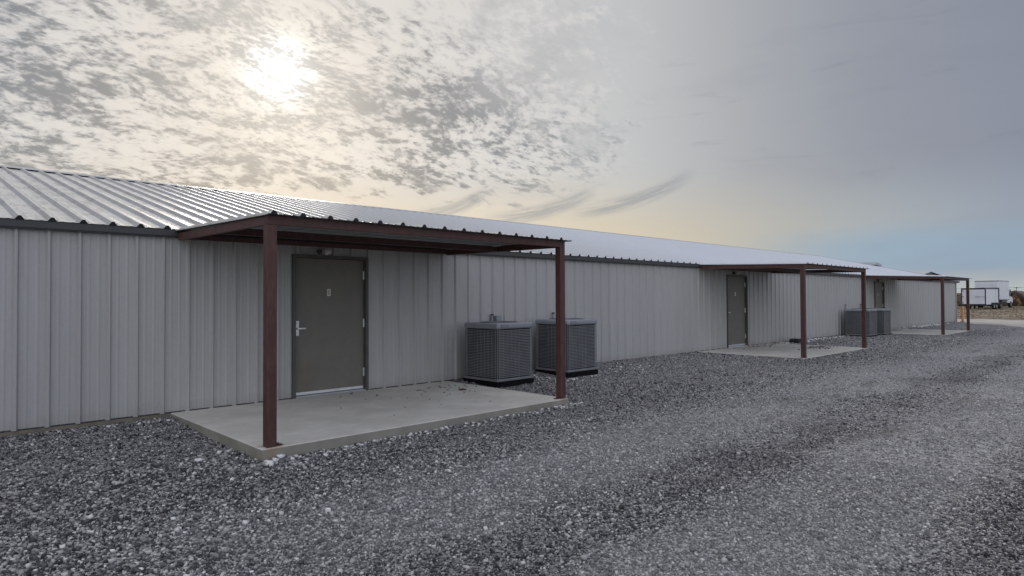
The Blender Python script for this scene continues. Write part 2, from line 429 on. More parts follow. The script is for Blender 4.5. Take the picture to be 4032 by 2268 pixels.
withc = nt.mix(nt.smooth(smear, .58, .74)*nt.smooth(az, 10., 18.)*nt.smooth(el, 6., 12.)*.30, withc, S(126, 128, 142))
# glow round the veiled sun (transmitted light, dimmed where puffs are thick)
g1 = nt.math('EXPONENT', ang*ang*(-1/(1.9*1.9)))*1.5
g2 = nt.math('EXPONENT', ang*ang*(-1/(5.0*5.0)))*.13
gl = (g1*(1.0 - cl*.75) + g2*(1.0 - cl*.5))
glc = nt.mix(nt.smooth(ang, 0., 6.), (.92, 1., 1.08), (1., .92, .78))
vm = nt.node('ShaderNodeVectorMath', operation='SCALE'); nt.l.new(glc, vm.inputs[0]); nt.put(vm.inputs['Scale'], gl)
va = nt.node('ShaderNodeVectorMath', operation='ADD'); nt.l.new(withc, va.inputs[0]); nt.l.new(vm.outputs[0], va.inputs[1])
# a little of the clear sky above shows through the layer
sk = nt.node('ShaderNodeVectorMath', operation='SCALE'); nt.l.new(sky.outputs[0], sk.inputs[0]); sk.inputs['Scale'].default_value = .1
fin = nt.mix(.06, va.outputs[0], sk.outputs[0])
# unseen sky overhead and behind, raised as added fill for walls and slabs
boost = nt.smooth(el, 26., 55.)*.75 + nt.smooth(nt.math('ABSOLUTE', az), 75., 140.)*nt.smooth(el, 60., 25.)*1.3 + 1.
bs = nt.node('ShaderNodeVectorMath', operation='SCALE'); nt.l.new(fin, bs.inputs[0]); nt.put(bs.inputs['Scale'], boost)
nt.l.new(bs.outputs[0], bg.inputs[0]); bg.inputs[1].default_value = 1.0

sl = bpy.data.lights.new('sun', 'SUN'); sl.energy = 1.3; sl.angle = math.radians(12); sl.color = (1., .93, .82)
so = bpy.data.objects.new('sun', sl); COL.objects.link(so)
so.rotation_euler = Vector(sd).to_track_quat('Z', 'Y').to_euler()

vs = scene.view_settings; vs.view_transform = 'Standard'; vs.look = 'None'; vs.exposure = 0.; vs.gamma = 1.; vs.use_curve_mapping = False
scene.render.engine = 'CYCLES'
scene.cycles.max_bounces = 6; scene.cycles.diffuse_bounces = 4

# ------------------------------------------------------------------ ground
def interp(v, pts):
    return np.interp(v, [p[0] for p in pts], [p[1] for p in pts])
def hgt(x, y):
    x = np.asarray(x, float); y = np.asarray(y, float)
    b = interp(x, [(-20, -.12), (3, -.115), (7.3, -.085), (12, -.055), (15.8, -.028), (20, -.022), (30, -.02), (60, -.02), (90, 0), (200, 0)])
    n = .012*np.sin(x*.9+1.3)*np.sin(y*1.3+.4) + .008*np.sin(x*2.1+y*1.7) + .01*np.sin(x*.33-y*.6)
    t = np.clip((y-7.6)/1.2, 0, 1)
    wallz = interp(x, [(-20, -.05), (2.6, -.05), (7.1, -.05), (7.5, .022), (15., .012), (16., -.02), (21., -.012), (60, -.012)])
    b = b*(1-t) + wallz*t
    fade = np.clip((60-x)/30, 0, 1)*np.clip((6.1-y)/1.5, 0, 1)
    return b + n*fade - .03*np.exp(-((y-3.1)/.45)**2)*fade - .03*np.exp(-((y-1.2)/.45)**2)*fade
def grid_sheet(name, xs, ys, zoff, mat, keep=None, smooth=True):
    X_, Y_ = np.meshgrid(xs, ys); Z_ = hgt(X_, Y_) + (zoff(X_, Y_) if callable(zoff) else zoff)
    V = np.stack([X_, Y_, Z_], -1).reshape(-1, 3)
    nx, ny = len(xs), len(ys)
    i = np.arange(nx-1)[None, :] + nx*np.arange(ny-1)[:, None]
    F = np.stack([i, i+1, i+1+nx, i+nx], -1).reshape(-1, 4)
    if keep is not None:
        cx = V[F].mean(1); F = F[keep(cx[:, 0], cx[:, 1])]
    me = bpy.data.meshes.new(name); me.from_pydata(V.tolist(), [], F.tolist()); me.materials.append(mat)
    me.polygons.foreach_set('use_smooth', [smooth]*len(me.polygons))
    o = bpy.data.objects.new(name, me); COL.objects.link(o); return tag(o, kind='structure')
# field to the horizon
e = np.array([0, 4, 8, 14, 20, 30, 42, 60, 85, 120, 170, 250, 400, 700, 1200, 2200.])
gx = np.concatenate([-e[:0:-1], e]) + 40; gy = np.concatenate([-e[:0:-1], e]) + 5
def under(x, y):      # keep well under the yard and the road, level with them outside
    inside = (x < 53) & (x > -40) & (y < 60) & (y > -40)
    return np.where(inside, -.10, -.004)
grid_sheet('ground', gx, gy, under, M_field)
# gravel yard, its far edge runs diagonally
def yard_edge(y):
    return 31.6 + y*1.5 + .5*np.sin(y*1.3) + .35*np.sin(y*2.9+1) + .2*np.sin(y*7.1)
def yard(name, ys, fx, z):
    V = []; F = []
    n = 180
    for j, y in enumerate(ys):
        x1 = fx(y)
        for i in range(n+1):
            t = (i/n)
            x = -30 + (x1+30)*t
            V.append((x, y, float(hgt(x, y)) + z))
    for j in range(len(ys)-1):
        for i in range(n):
            a = j*(n+1)+i; F.append((a, a+1, a+n+2, a+n+1))
    return V, F
ys = np.linspace(-26, 9.2, 150)
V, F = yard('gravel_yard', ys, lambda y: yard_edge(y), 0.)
me = bpy.data.meshes.new('gravel_yard'); me.from_pydata(V, [], F); me.materials.append(M_gravel)
me.polygons.foreach_set('use_smooth', [True]*len(me.polygons))
o = bpy.data.objects.new('gravel_yard', me); COL.objects.link(o); tag(o, kind='structure')
# pale limestone road crossing beyond
V = []; F = []
ysr = np.linspace(-38, 58, 240)
for y in ysr:
    xa = -38 if y > 9.3 else float(yard_edge(y))-1.5
    xb = 51.5 + .05*(8-y) + .5*math.sin(y*.9) + .3*math.sin(y*2.3) + .2*math.sin(y*5.7)
    for i in range(13): 
        x = xa + (xb-xa)*i/12; V.append((x, float(y), float(hgt(x, y)) - .012))
for j in range(len(ysr)-1):
    for i in range(12):
        a = j*13+i; F.append((a, a+1, a+14, a+13))
me = bpy.data.meshes.new('limestone_road'); me.from_pydata(V, [], F); me.materials.append(M_road)
me.polygons.foreach_set('use_smooth', [True]*len(me.polygons))
o = bpy.data.objects.new('limestone_road', me); COL.objects.link(o); tag(o, kind='structure')

# ------------------------------------------------------------------ loose stones (real geometry near the camera)
CUBE = np.array([(x, y, z) for z in (-1, 1) for y in (-1, 1) for x in (-1, 1)], float)
CF = np.array([(0, 2, 3, 1), (4, 5, 7, 6), (0, 1, 5, 4), (2, 6, 7, 3), (0, 4, 6, 2), (1, 3, 7, 5)])
def stones(name, xy, size, z, mat, flat=.62, label=None, cat=None):
    n = len(xy)
    s = size[:, None, None]
    v = CUBE[None]*np.array([1., .75, flat])[None, None]*(1+rng.uniform(-.42, .28, (n, 8, 3)))
    # pinch top and bottom so pieces read as broken rock, not boxes
    v[:, :, 0] *= np.where(rng.random((n, 8)) < .35, .45, 1.)
    v[:, :, 1] *= np.where(rng.random((n, 8)) < .3, .5, 1.)
    v *= s*.5
    a = rng.uniform(0, 2*PI, n); ca_, sa_ = np.cos(a)[:, None], np.sin(a)[:, None]
    tx = rng.normal(0, .45, n)[:, None]
    y2 = v[..., 1]*np.cos(tx) - v[..., 2]*np.sin(tx); z2 = v[..., 1]*np.sin(tx) + v[..., 2]*np.cos(tx)
    X2 = v[..., 0]*ca_ - y2*sa_; Y2 = v[..., 0]*sa_ + y2*ca_
    V = np.stack([X2 + xy[:, 0:1], Y2 + xy[:, 1:2], z2 + z[:, None]], -1).reshape(-1, 3)
    F = (CF[None] + (np.arange(n)*8)[:, None, None]).reshape(-1)
    me = bpy.data.meshes.new(name)
    me.vertices.add(len(V)); me.vertices.foreach_set('co', V.astype(np.float32).reshape(-1))
    me.loops.add(len(F)); me.loops.foreach_set('vertex_index', F.astype(np.int32))
    nf = len(F)//4
    me.polygons.add(nf); me.polygons.foreach_set('loop_start', np.arange(0, nf*4, 4, dtype=np.int32)); me.polygons.foreach_set('loop_total', np.full(nf, 4, dtype=np.int32))
    me.update(calc_edges=True); me.materials.append(mat)
    o = bpy.data.objects.new(name, me); COL.objects.link(o)
    tag(o, label, cat, kind='stuff'); return o
SLABS = [(2.62, 7.18), (15.84, 20.42), (29.14, 33.72)]; SY0 = 6.25
def blocked(x, y):
    b = y > 9.12
    for a, c in SLABS: b |= (x > a-.01) & (x < c+.01) & (y > SY0-.01)
    return b
def scatter(n, dmin, dmax):
    d = np.sqrt(rng.uniform(dmin**2, dmax**2, n)); a = math.radians(43.98) + rng.uniform(-math.radians(45), math.radians(45), n)
    xy = np.stack([d*np.sin(a), d*np.cos(a)], -1)
    return xy[~blocked(xy[:, 0], xy[:, 1])]
xy = np.concatenate([scatter(135000, 2.6, 7.), scatter(75000, 7., 12.), scatter(50000, 12., 19.), scatter(36000, 18., 27.), scatter(16000, 26., 38.)])
xy = xy[xy[:, 0] < 31.5 + 1.4*xy[:, 1]]
dd = np.hypot(xy[:, 0], xy[:, 1])
# traffic lane holds finer chips, coarser stone lies by the building
coarse = np.clip((xy[:, 1]-2.5)/3.5, 0, 1)*.5 + np.clip((4.5-xy[:, 0])/4, 0, 1)*.5
sz = rng.lognormal(math.log(.0130), .36, len(xy))*(0.88+.42*coarse)*(1+np.clip(dd-9, 0, 22)*.03)
sz = np.clip(sz, .008, .045)
zz = hgt(xy[:, 0], xy[:, 1]) + sz*rng.uniform(.0, .42, len(xy))
stones('gravel_stones', xy, sz, zz, M_stones, label='loose crushed grey limestone pieces covering the yard', cat='gravel')
# bigger pale rocks kicked up along the slab edges and in small patches
def pale_mat():
    m = stones_mat('pale_stone', .42); return m
M_pale = pale_mat()
pts = []; szs = []
def patch(cx, cy, sx, sy, n, s0, s1):
    for _ in range(n):
        x, y = random.gauss(cx, sx), random.gauss(cy, sy)
        if bool(blocked(np.array(x), np.array(y))): continue
        pts.append((x, y)); szs.append(random.uniform(s0, s1))
patch(2.75, 6.12, .16, .07, 26, .03, .085); patch(2.75, 5.85, .3, .12, 30, .02, .05); patch(2.45, 6.5, .12, .25, 14, .03, .07)
for _ in range(260):
    x = random.uniform(2.7, 7.4); pts.append((x, SY0-.03-abs(random.gauss(0, .09)))); szs.append(random.uniform(.018, .042))
patch(2.5, 8.9, .25, .12, 24, .02, .05)
for k in range(10): patch(random.uniform(1, 7), random.uniform(2.5, 6.), .16, .12, 12, .016, .034)
patch(21.6, 8.8, .9, .16, 260, .03, .07); patch(24.2, 8.85, 1.2, .1, 120, .03, .06); patch(37., 8.9, 2.2, .12, 220, .05, .1)
patch(9.0, 8.0, .7, .25, 60, .02, .05); patch(10.8, 8.3, .7, .3, 50, .02, .05)
pts = np.array(pts); szs = np.array(szs)
stones('pale_rocks', pts, szs, hgt(pts[:, 0], pts[:, 1]) + szs*.2, M_pale, .55, 'scattered larger pale limestone rocks along the porch slab edges and wall', 'rocks')
# chips and leaf litter blown on to the slabs
pts = []; szs = []
for (cx, cy, sx, sy, n, a, b_) in ((6.2, 8.3, .55, .35, 26, .02, .045), (5.5, 7.7, .9, .7, 16, .012, .03), (6.9, 8.5, .25, .2, 10, .015, .03),
                                (19.6, 7.3, .45, .14, 60, .03, .07), (18.6, 8.8, .7, .15, 24, .03, .06), (17.5, 7.6, 1., .8, 14, .02, .04), (31.5, 8.8, 1., .15, 30, .03, .06)):
    for _ in range(n):
        x, y = random.gauss(cx, sx), min(9.08, random.gauss(cy, sy))
        k = [s for s in SLABS if s[0]+.05 < x < s[1]-.05]
        if k and y > SY0+.05: pts.append((x, y)); szs.append(random.uniform(a, b_))
pts = np.array(pts); szs = np.array(szs)
M_litter = material('litter', S(112, 107, 100), .9, noise=(20., .5))
stones('slab_litter', pts, szs, szs*.14, M_litter, .45, 'grey gravel chips and litter strewn on the concrete porch slabs', 'litter')

# ------------------------------------------------------------------ concrete porch slabs
for i, (a, b_) in enumerate(SLABS):
    m = MB().box(a, b_, SY0, 9.14, -.25, 0.)
    o = m.build('concrete_slab', M_conc, bevel=.009, seg=3); tag(o, kind='structure')

# ------------------------------------------------------------------ ribbed sheet profile
PITCH = .3048
def profile(x0, x1, phase, H=.036, wb=.064, wt=.026, minor=.004):
    """list of (x, h) for a ribbed panel between x0 and x1"""
    pts = [(x0, 0.)]
    k = math.floor((x0-phase)/PITCH)-1
    while True:
        c = phase + k*PITCH
        if c - wb/2 > x1: break
        for (dx_, h) in ((-wb/2, 0), (-wt/2, H), (wt/2, H), (wb/2, 0), (PITCH/3-.020, 0), (PITCH/3-.008, minor), (PITCH/3+.008, minor), (PITCH/3+.020, 0),
                         (2*PITCH/3-.020, 0), (2*PITCH/3-.008, minor), (2*PITCH/3+.008, minor), (2*PITCH/3+.020, 0)):
            x = c+dx_
            if x0 + 1e-4 < x < x1 - 1e-4: pts.append((x, h))
        k += 1
    pts.append((x1, 0.)); return pts
YW = 9.16; ZT = 2.29; ZE = 2.392; XL, XR = -9., 45.5; RXR = 45.85
PH = .09
YR = 17.0; ZR = 4.255; YE = 9.045
DOORS = [4.28, 17.515, 30.70]; DW = 1.28; DH = 2.148

bld = empty('metal_building', (18, 13, 0))
tag(bld, 'long low grey ribbed metal building with pale gable roof and three olive doors', 'building')
off = Vector((-18, -13, 0))
def B(mb, name, mats, **kw):
    o = mb.build(name, mats, parent=bld, **kw); o.location = off; return o
# front wall
m = MB()
def wall_strip(x0, x1, z0, z1, y, sgn=-1):
    p = profile(x0, x1, PH); n = len(p)
    vs_ = [(x, y+sgn*h, z0) for x, h in p] + [(x, y+sgn*h, z1) for x, h in p]
    m.add(vs_, [(i, i+1, n+i+1, n+i) for i in range(n-1)])
cur = XL
for d in DOORS:
    wall_strip(cur, d, .0, ZT+.05, YW); wall_strip(d, d+DW, DH, ZT+.05, YW); cur = d+DW
wall_strip(cur, XR, .0, ZT+.05, YW)
# rows of screws on the flats beside each rib
k = 0
x = PH+PITCH*math.ceil((XL-PH)/PITCH)
while x < 24:
    for z in (.1, 1.05, 2.2):
        for s_ in (-.05, .05):
            if not any(d-.03 < x+s_ < d+DW+.03 for d in DOORS): m.box(x+s_-.004, x+s_+.004, YW-.006, YW-.0005, z-.004, z+.004)
    x += PITCH
B(m, 'wall', M_wall, recalc=False)
# gable and back walls
m = MB()
for xx in (XL, XR):
    m.add([(xx, YW+.002, 0), (xx, 24.84, 0), (xx, 24.84, ZE-.03), (xx, YR, ZR-.05), (xx, YW+.002, ZE-.03)], [(0, 1, 2, 3, 4)])
m.add([(XL, 24.84, 0), (XR, 24.84, 0), (XR, 24.84, ZE), (XL, 24.84, ZE)], [(0, 1, 2, 3)])
B(m, 'wall', M_wall, recalc=False)
# corner trim at the far corner
m = MB().box(XR-.09, XR+.012, YW-.045, YW-.033, 0., ZT).box(XR+.001, XR+.012, YW-.033, YW+.09, 0., ZT)
B(m, 'corner_trim', M_wall)
m = MB().box(XL+.02, XR-.02, YW+.012, 24.8, -.3, -.004)
m.box(XL, XR, YW-.02, YW+.0115, -.3, -.006)
B(m, 'foundation', M_found)
# dark base trim line
m = MB()
cur = XL
for d in DOORS+[XR]:
    m.box(cur, d, YW-.004, YW+.03, -.0035, .012); cur = d+DW
B(m, 'base_trim', M_trim)
# roof
sl_ = (ZR-ZE)/(YR-YE); al = math.atan(sl_)
nrm_ = Vector((0, -math.sin(al), math.cos(al)))
m = MB()
p = profile(XL-.3, RXR, PH+.02, H=.042, wb=.088, wt=.026, minor=.003); n = len(p)
rows = [(YE, ZE), (YE+(YR-YE)*.33, ZE+(ZR-ZE)*.33), (YE+(YR-YE)*.66, ZE+(ZR-ZE)*.66), (YR, ZR)]
vs_ = []
for (y, z) in rows: vs_ += [(x, y+nrm_.y*h, z+nrm_.z*h) for x, h in p]
m.add(vs_, [(r_*n+i, r_*n+i+1, (r_+1)*n+i+1, (r_+1)*n+i) for r_ in range(3) for i in range(n-1)])
vs_ = [(x, 2*YR-y, z) for (x, y, z) in vs_[:n]] + [(x, YR, ZR) for x, h in p]
m.add(vs_, [(i, n+i, n+i+1, i+1) for i in range(n-1)])
# screw heads at the purlins
x = PH+.02+PITCH*math.ceil((XL-PH)/PITCH)
while x < 16:
    for k in range(7):
        y = YE + .07 + k*1.28; 
        if y > YR-.3: continue
        z = ZE + (y-YE)*sl_
        for s_ in (-.058, .058):
            m.box(x+s_-.007, x+s_+.007, y-.007, y+.007, z+.001, z+.012)
    x += PITCH
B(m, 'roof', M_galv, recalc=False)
rf = [o for o in kids(bld) if o.name == 'roof'][0]
# ridge cap sits on the ribs, leaving dark gaps
m = MB()
L_ = .20; hh = .037
y0, z0 = YR-L_*math.cos(al), ZR-L_*math.sin(al)
prof = [(y0+nrm_.y*hh-.004, z0+nrm_.z*hh-.012), (y0+nrm_.y*hh, z0+nrm_.z*hh), (YR, ZR+hh+.012), (2*YR-y0-nrm_.y*hh, z0+nrm_.z*hh), (2*YR-y0-nrm_.y*hh+.003, z0+nrm_.z*hh-.004), (YR, ZR+hh+.006), (y0+nrm_.y*hh+.002, z0+nrm_.z*hh-.005)]
x = XL-.32; k = 0
while x < RXR+.02:
    x2 = min(x+3.05, RXR+.02); dz_ = .003*(k % 2)
    m.prism([(a, b_+dz_) for a, b_ in prof], 'x', x, x2+.0, 0); x = x2; k += 1
c_ = m.build('ridge_cap', M_capmetal, parent=rf)
# black bar standing in for the shadow in the gaps under the cap
m = MB().box(XL-.3, RXR-.05, y0+.055, y0+.075, ZR-.045-.02, ZR+.012)
m.build('ridge_gap_shade', M_black, parent=rf)
# rake trim on the far end
m = MB()
tr = .10
def rake(ya, za, yb, zb):
    m.add([(RXR-.04, ya, za+.045), (RXR-.04, yb, zb+.045), (RXR+.006, yb, zb+.045), (RXR+.006, ya, za+.045),
           (RXR-.04, ya, za-tr), (RXR-.04, yb, zb-tr), (RXR+.006, yb, zb-tr), (RXR+.006, ya, za-tr)],
          [(0, 1, 2, 3), (4, 7, 6, 5), (3, 2, 6, 7), (0, 4, 5, 1), (0, 3, 7, 4), (1, 5, 6, 2)])
rake(YE-.01, ZE, YR, ZR); rake(YR+.0005, ZR, 2*YR-YE, ZE)
m.build('rake_trim', M_trim, parent=rf)
# soffit return under the far overhang
m = MB().add([(XR+.013, YW-.05, ZE-.04), (RXR-.041, YW-.05, ZE-.04), (RXR-.041, YR, ZR-.06), (XR+.013, YR, ZR-.06)], [(0, 1, 2, 3)])
m.build('soffit', M_wall, parent=rf, recalc=False)
# eave trim and black faces standing in for shade inside the open rib ends
m = MB()
m.prism([(YE+.012, ZE-.004), (YW+.02, ZE-.004+(YW+.02-YE-.012)*sl_), (YW+.02, ZT), (YE+.03, ZT), (YE+.03, ZT+.012), (YE+.012, ZT+.016)], 'x', XL-.29, RXR-.05)
x = PH+.02+PITCH*math.ceil((XL-PH)/PITCH)
while x < RXR-.1:
    m.add([(x-.037, YE+.004, ZE-.006), (x+.037, YE+.004, ZE-.006), (x+.0135, YE+.004+nrm_.y*.031, ZE+.031), (x-.0135, YE+.004+nrm_.y*.031, ZE+.031)], [(0, 1, 2, 3)], 1)
    x += PITCH
B(m, 'eave_trim', [M_trim, M_black], recalc=False)

# doors
def door(x0, letter):
    fr = .05; rec = .055
    lx0, lx1 = x0+fr, x0+DW-fr
    leaf = MB().box(0, lx1-lx0, 0, .045, .035, DH-fr).build('door', M_door, parent=bld, bevel=.003)
    leaf.location = off + Vector((lx0, YW-.03+rec, 0))
    def P(mb, name, mat, **kw):
        o = mb.build(name, mat, parent=leaf, **kw); o.location = -Vector((lx0, YW-.03+rec, 0)); return o
    m = MB()
    ya, yb = YW-.048, YW+.11
    m.box(x0, x0+fr-.004, ya, yb, -.002, DH); m.box(x0+DW-fr+.004, x0+DW, ya, yb, -.002, DH); m.box(x0+fr-.004, x0+DW-fr+.004, ya, yb, DH-fr+.004, DH)
    m.box(x0+fr-.004, x0+fr+.012, YW+.075, yb, 0, DH-fr+.003); m.box(x0+DW-fr-.012, x0+DW-fr+.004, YW+.075, yb, 0, DH-fr+.003)
    P(m, 'door_frame', M_frame)
    P(MB().prism([(YW-.05, .002), (YW-.03, .022), (YW+.09, .026), (YW+.09, .002)], 'x', x0+fr, x0+DW-fr), 'threshold', M_alu)
    P(MB().box(lx0+.01, lx1-.01, YW+.015, YW+.0245, .034, .075), 'door_sweep', M_alu)
    yf = YW-.03+rec
    # escutcheon plate with lever, key cylinder and return
    hx = lx0+.042
    m = MB().box(hx-.03, hx+.03, yf-.012, yf-.0005, .925, 1.15)
    m.cyl((hx, yf-.055, 1.035), .016, .043, 'y', 14).cyl((hx, yf-.022, 1.112), .015, .010, 'y', 14)
    m.box(hx-.012, hx+.115, yf-.066, yf-.050, 1.024, 1.046)
    P(m, 'handle', M_steel, bevel=.002)
    for z in (1.79, 1.02, .23):
        P(MB().box(lx1-.016, lx1+.004, yf-.006, yf-.0005, z, z+.135).cyl((lx1+.001, yf-.009, z), .009, .135, 'z', 10), 'hinge', M_steel)
    cx = x0+.615
    m = MB().box(cx-.028, cx+.028, yf-.004, yf-.0005, 1.525, 1.632)
    if letter:     # a narrow capital B built of strokes
        yl = yf-.0055
        def st(a, b2, c2, d2): m.box(cx+a, cx+b2, yl, yf-.0042, 1.5785+c2, 1.5785+d2, 1)
        st(-.015, -.008, -.038, .038); st(-.0078, .009, .031, .038); st(-.0078, .008, -.0035, .0035); st(-.0078, .009, -.038, -.031)
        st(.009, .015, .006, .034); st(.009, .015, -.034, -.006)
    else:
        m.box(cx-.004, cx+.004, yf-.0055, yf-.0042, 1.548, 1.61, 1)
    P(m, 'letter_plate', [M_white, M_ink])
    return leaf
for d, l in zip(DOORS, (True, False, False)): door(d, l)
# small security lights above the doors
for d in DOORS:
    cx = d+.50
    m = MB().cyl((cx-.09, YW-.075, 2.195), .035, .05, 'y', 16, 1)
    m.box(cx-.045, cx+.065, YW-.15, YW-.055, 2.172, 2.232, 0)
    m.prism([(YW-.15, 2.1745), (YW-.165, 2.19), (YW-.165, 2.222), (YW-.15, 2.2295)], 'x', cx-.04, cx+.06, 0)
    m.cyl((cx+.01, YW-.10, 2.155), .022, .018, 'z', 14, 2)
    m.box(cx-.1, cx+.06, YW-.058, YW-.034, 2.185, 2.215, 1)
    B(m, 'security_light', [M_lamp, M_trim, M_white])
# electrical disconnects behind the condensers
for xx, has in ((8.25, True), (9.98, False), (27.06, False), (28.8, True)):
    m = MB().cyl((xx, YW-.06, .15), .022, 1.0, 'z', 12, 0).cyl((xx, YW-.06, 1.149), .033, .03, 'z', 12, 1)
    m.box(xx-.02, xx+.02, YW-.04, YW-.028, .8, .83)
    if has: m.box(xx+.05, xx+.17, YW-.13, YW-.035, .88, 1.14, 0).box(xx+.045, xx+.175, YW-.137, YW-.131, .89, 1.148, 0)
    m.box(xx-.02, xx+.05, YW-.075, YW-.05, .92, .95)
    B(m, 'disconnect_box', [M_grey, M_trim])

# ------------------------------------------------------------------ porch canopies
def canopy(x0, dz, W):
    """x0 = left post's left face"""
    root = empty('porch_canopy', (x0, 6.28, 0))
    O = -Vector((x0, 6.28, 0))
    def P(mb, name, mats, parent=None, **kw):
        o = mb.build(name, mats, parent=parent or root, **kw)
        if parent is None: o.location = O
        return o
    x1 = x0+W; t = .102
    zt = 2.318+dz                   # top of the front beam
    zw = 2.372                      # sheet height at the wall
    for xx in (x0, x1-t):
        po = P(MB().box(xx, xx+t, 6.28, 6.28+t, .0, zt-.095), 'post', M_red, bevel=.006)
        sx = 1 if xx == x0 else -1
        b2 = MB()
        if sx > 0: b2.box(xx+t+.001, xx+t+.075, 6.30, 6.37, .0005, .009)
        else: b2.box(xx-.075, xx-.001, 6.30, 6.37, .0005, .009)
        b2.cyl((xx+t/2+sx*.085, 6.335, .009), .011, .018, 'z', 8)
        o = b2.build('base_plate', M_rust, parent=po)
        b2 = None
    # front beam
    P(MB().box(x0, x1, 6.28, 6.28+.05, zt-.0945, zt), 'beam', M_red, bevel=.004)
    # side beams, ledger and middle purlin
    for xx in (x0, x1-.05):
        m = MB(); za, zb_ = zt-.002, zw-.028
        m.add([(xx, 6.331, za-.094), (xx+.05, 6.331, za-.094), (xx+.05, 9.045, zb_-.094), (xx, 9.045, zb_-.094),
               (xx, 6.331, za), (xx+.05, 6.331, za), (xx+.05, 9.045, zb_), (xx, 9.045, zb_)],
              [(0, 3, 2, 1), (4, 5, 6, 7), (0, 1, 5, 4), (1, 2, 6, 5), (2, 3, 7, 6), (3, 0, 4, 7)])
        m.box(xx-.003, xx+.0005 if xx == x0 else xx+.053, 7.69, 7.715, zt-.09, zt+.005) if xx == x0 else None
        P(m, 'beam', M_red, bevel=.003)
    P(MB().box(x0+.052, x1-.052, 7.66, 7.71, zt-.085, zt+.0), 'purlin', M_red, bevel=.004)
    P(MB().box(x0+.052, x1-.052, 8.99, 9.04, ZT-.025, zw-.04), 'ledger', M_red, bevel=.004)
    # ribbed sheet
    ph = x0+.035; p = profile(x0-.03, x1+.06, ph, H=.034, wb=.075, wt=.028, minor=.005); n = len(p)
    ya, yb = 6.20, 9.06
    za, zb_ = zt+.004, zw+.012
    m = MB()
    vs_ = [(x, ya, za+h) for x, h in p] + [(x, yb, zb_+h) for x, h in p]
    m.add(vs_, [(i, i+1, n+i+1, n+i) for i in range(n-1)])
    vs_ = [(x, ya, za+h-.0015) for x, h in p] + [(x, yb, zb_+h-.0015) for x, h in p]
    m.add(vs_, [(i, n+i, n+i+1, i+1) for i in range(n-1)], 1)
    # folded edge along the left side
    m.prism([(ya, za-.012), (yb, zb_-.012), (yb, zb_+.006), (ya, za+.006)], 'x', x0-.034, x0-.031)
    m.prism([(ya, za-.012), (yb, zb_-.012), (yb, zb_+.003), (ya, za+.003)], 'x', x1+.061, x1+.064)
    x = ph
    while x < x1:
        m.add([(x-.036, ya+.003, za-.003), (x+.036, ya+.003, za-.003), (x+.0135, ya+.003, za+.031), (x-.0135, ya+.003, za+.031)], [(0, 1, 2, 3)], 2)  # black face paints the shade inside the open rib end
        for y in (6.32, 7.68):
            z = za + (zb_-za)*(y-ya)/(yb-ya)
            m.box(x+.05, x+.062, y-.006, y+.006, z+.001, z+.011)
        x += PITCH
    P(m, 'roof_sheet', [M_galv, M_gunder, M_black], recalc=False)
    return root
G = 'red steel porch canopies over the doors'
labels = ['nearest and largest dark red steel porch canopy, over the door with the letter B',
          'middle dark red porch canopy, beyond the first two grey condensers',
          'farthest and smallest dark red porch canopy, by the far end of the metal building']
for i, (x0, dz, W_) in enumerate(((2.68, 0., 4.47), (15.90, -.03, 4.45), (29.25, -.06, 4.42))):
    tag(canopy(x0, dz, W_), labels[i], 'canopy', G)

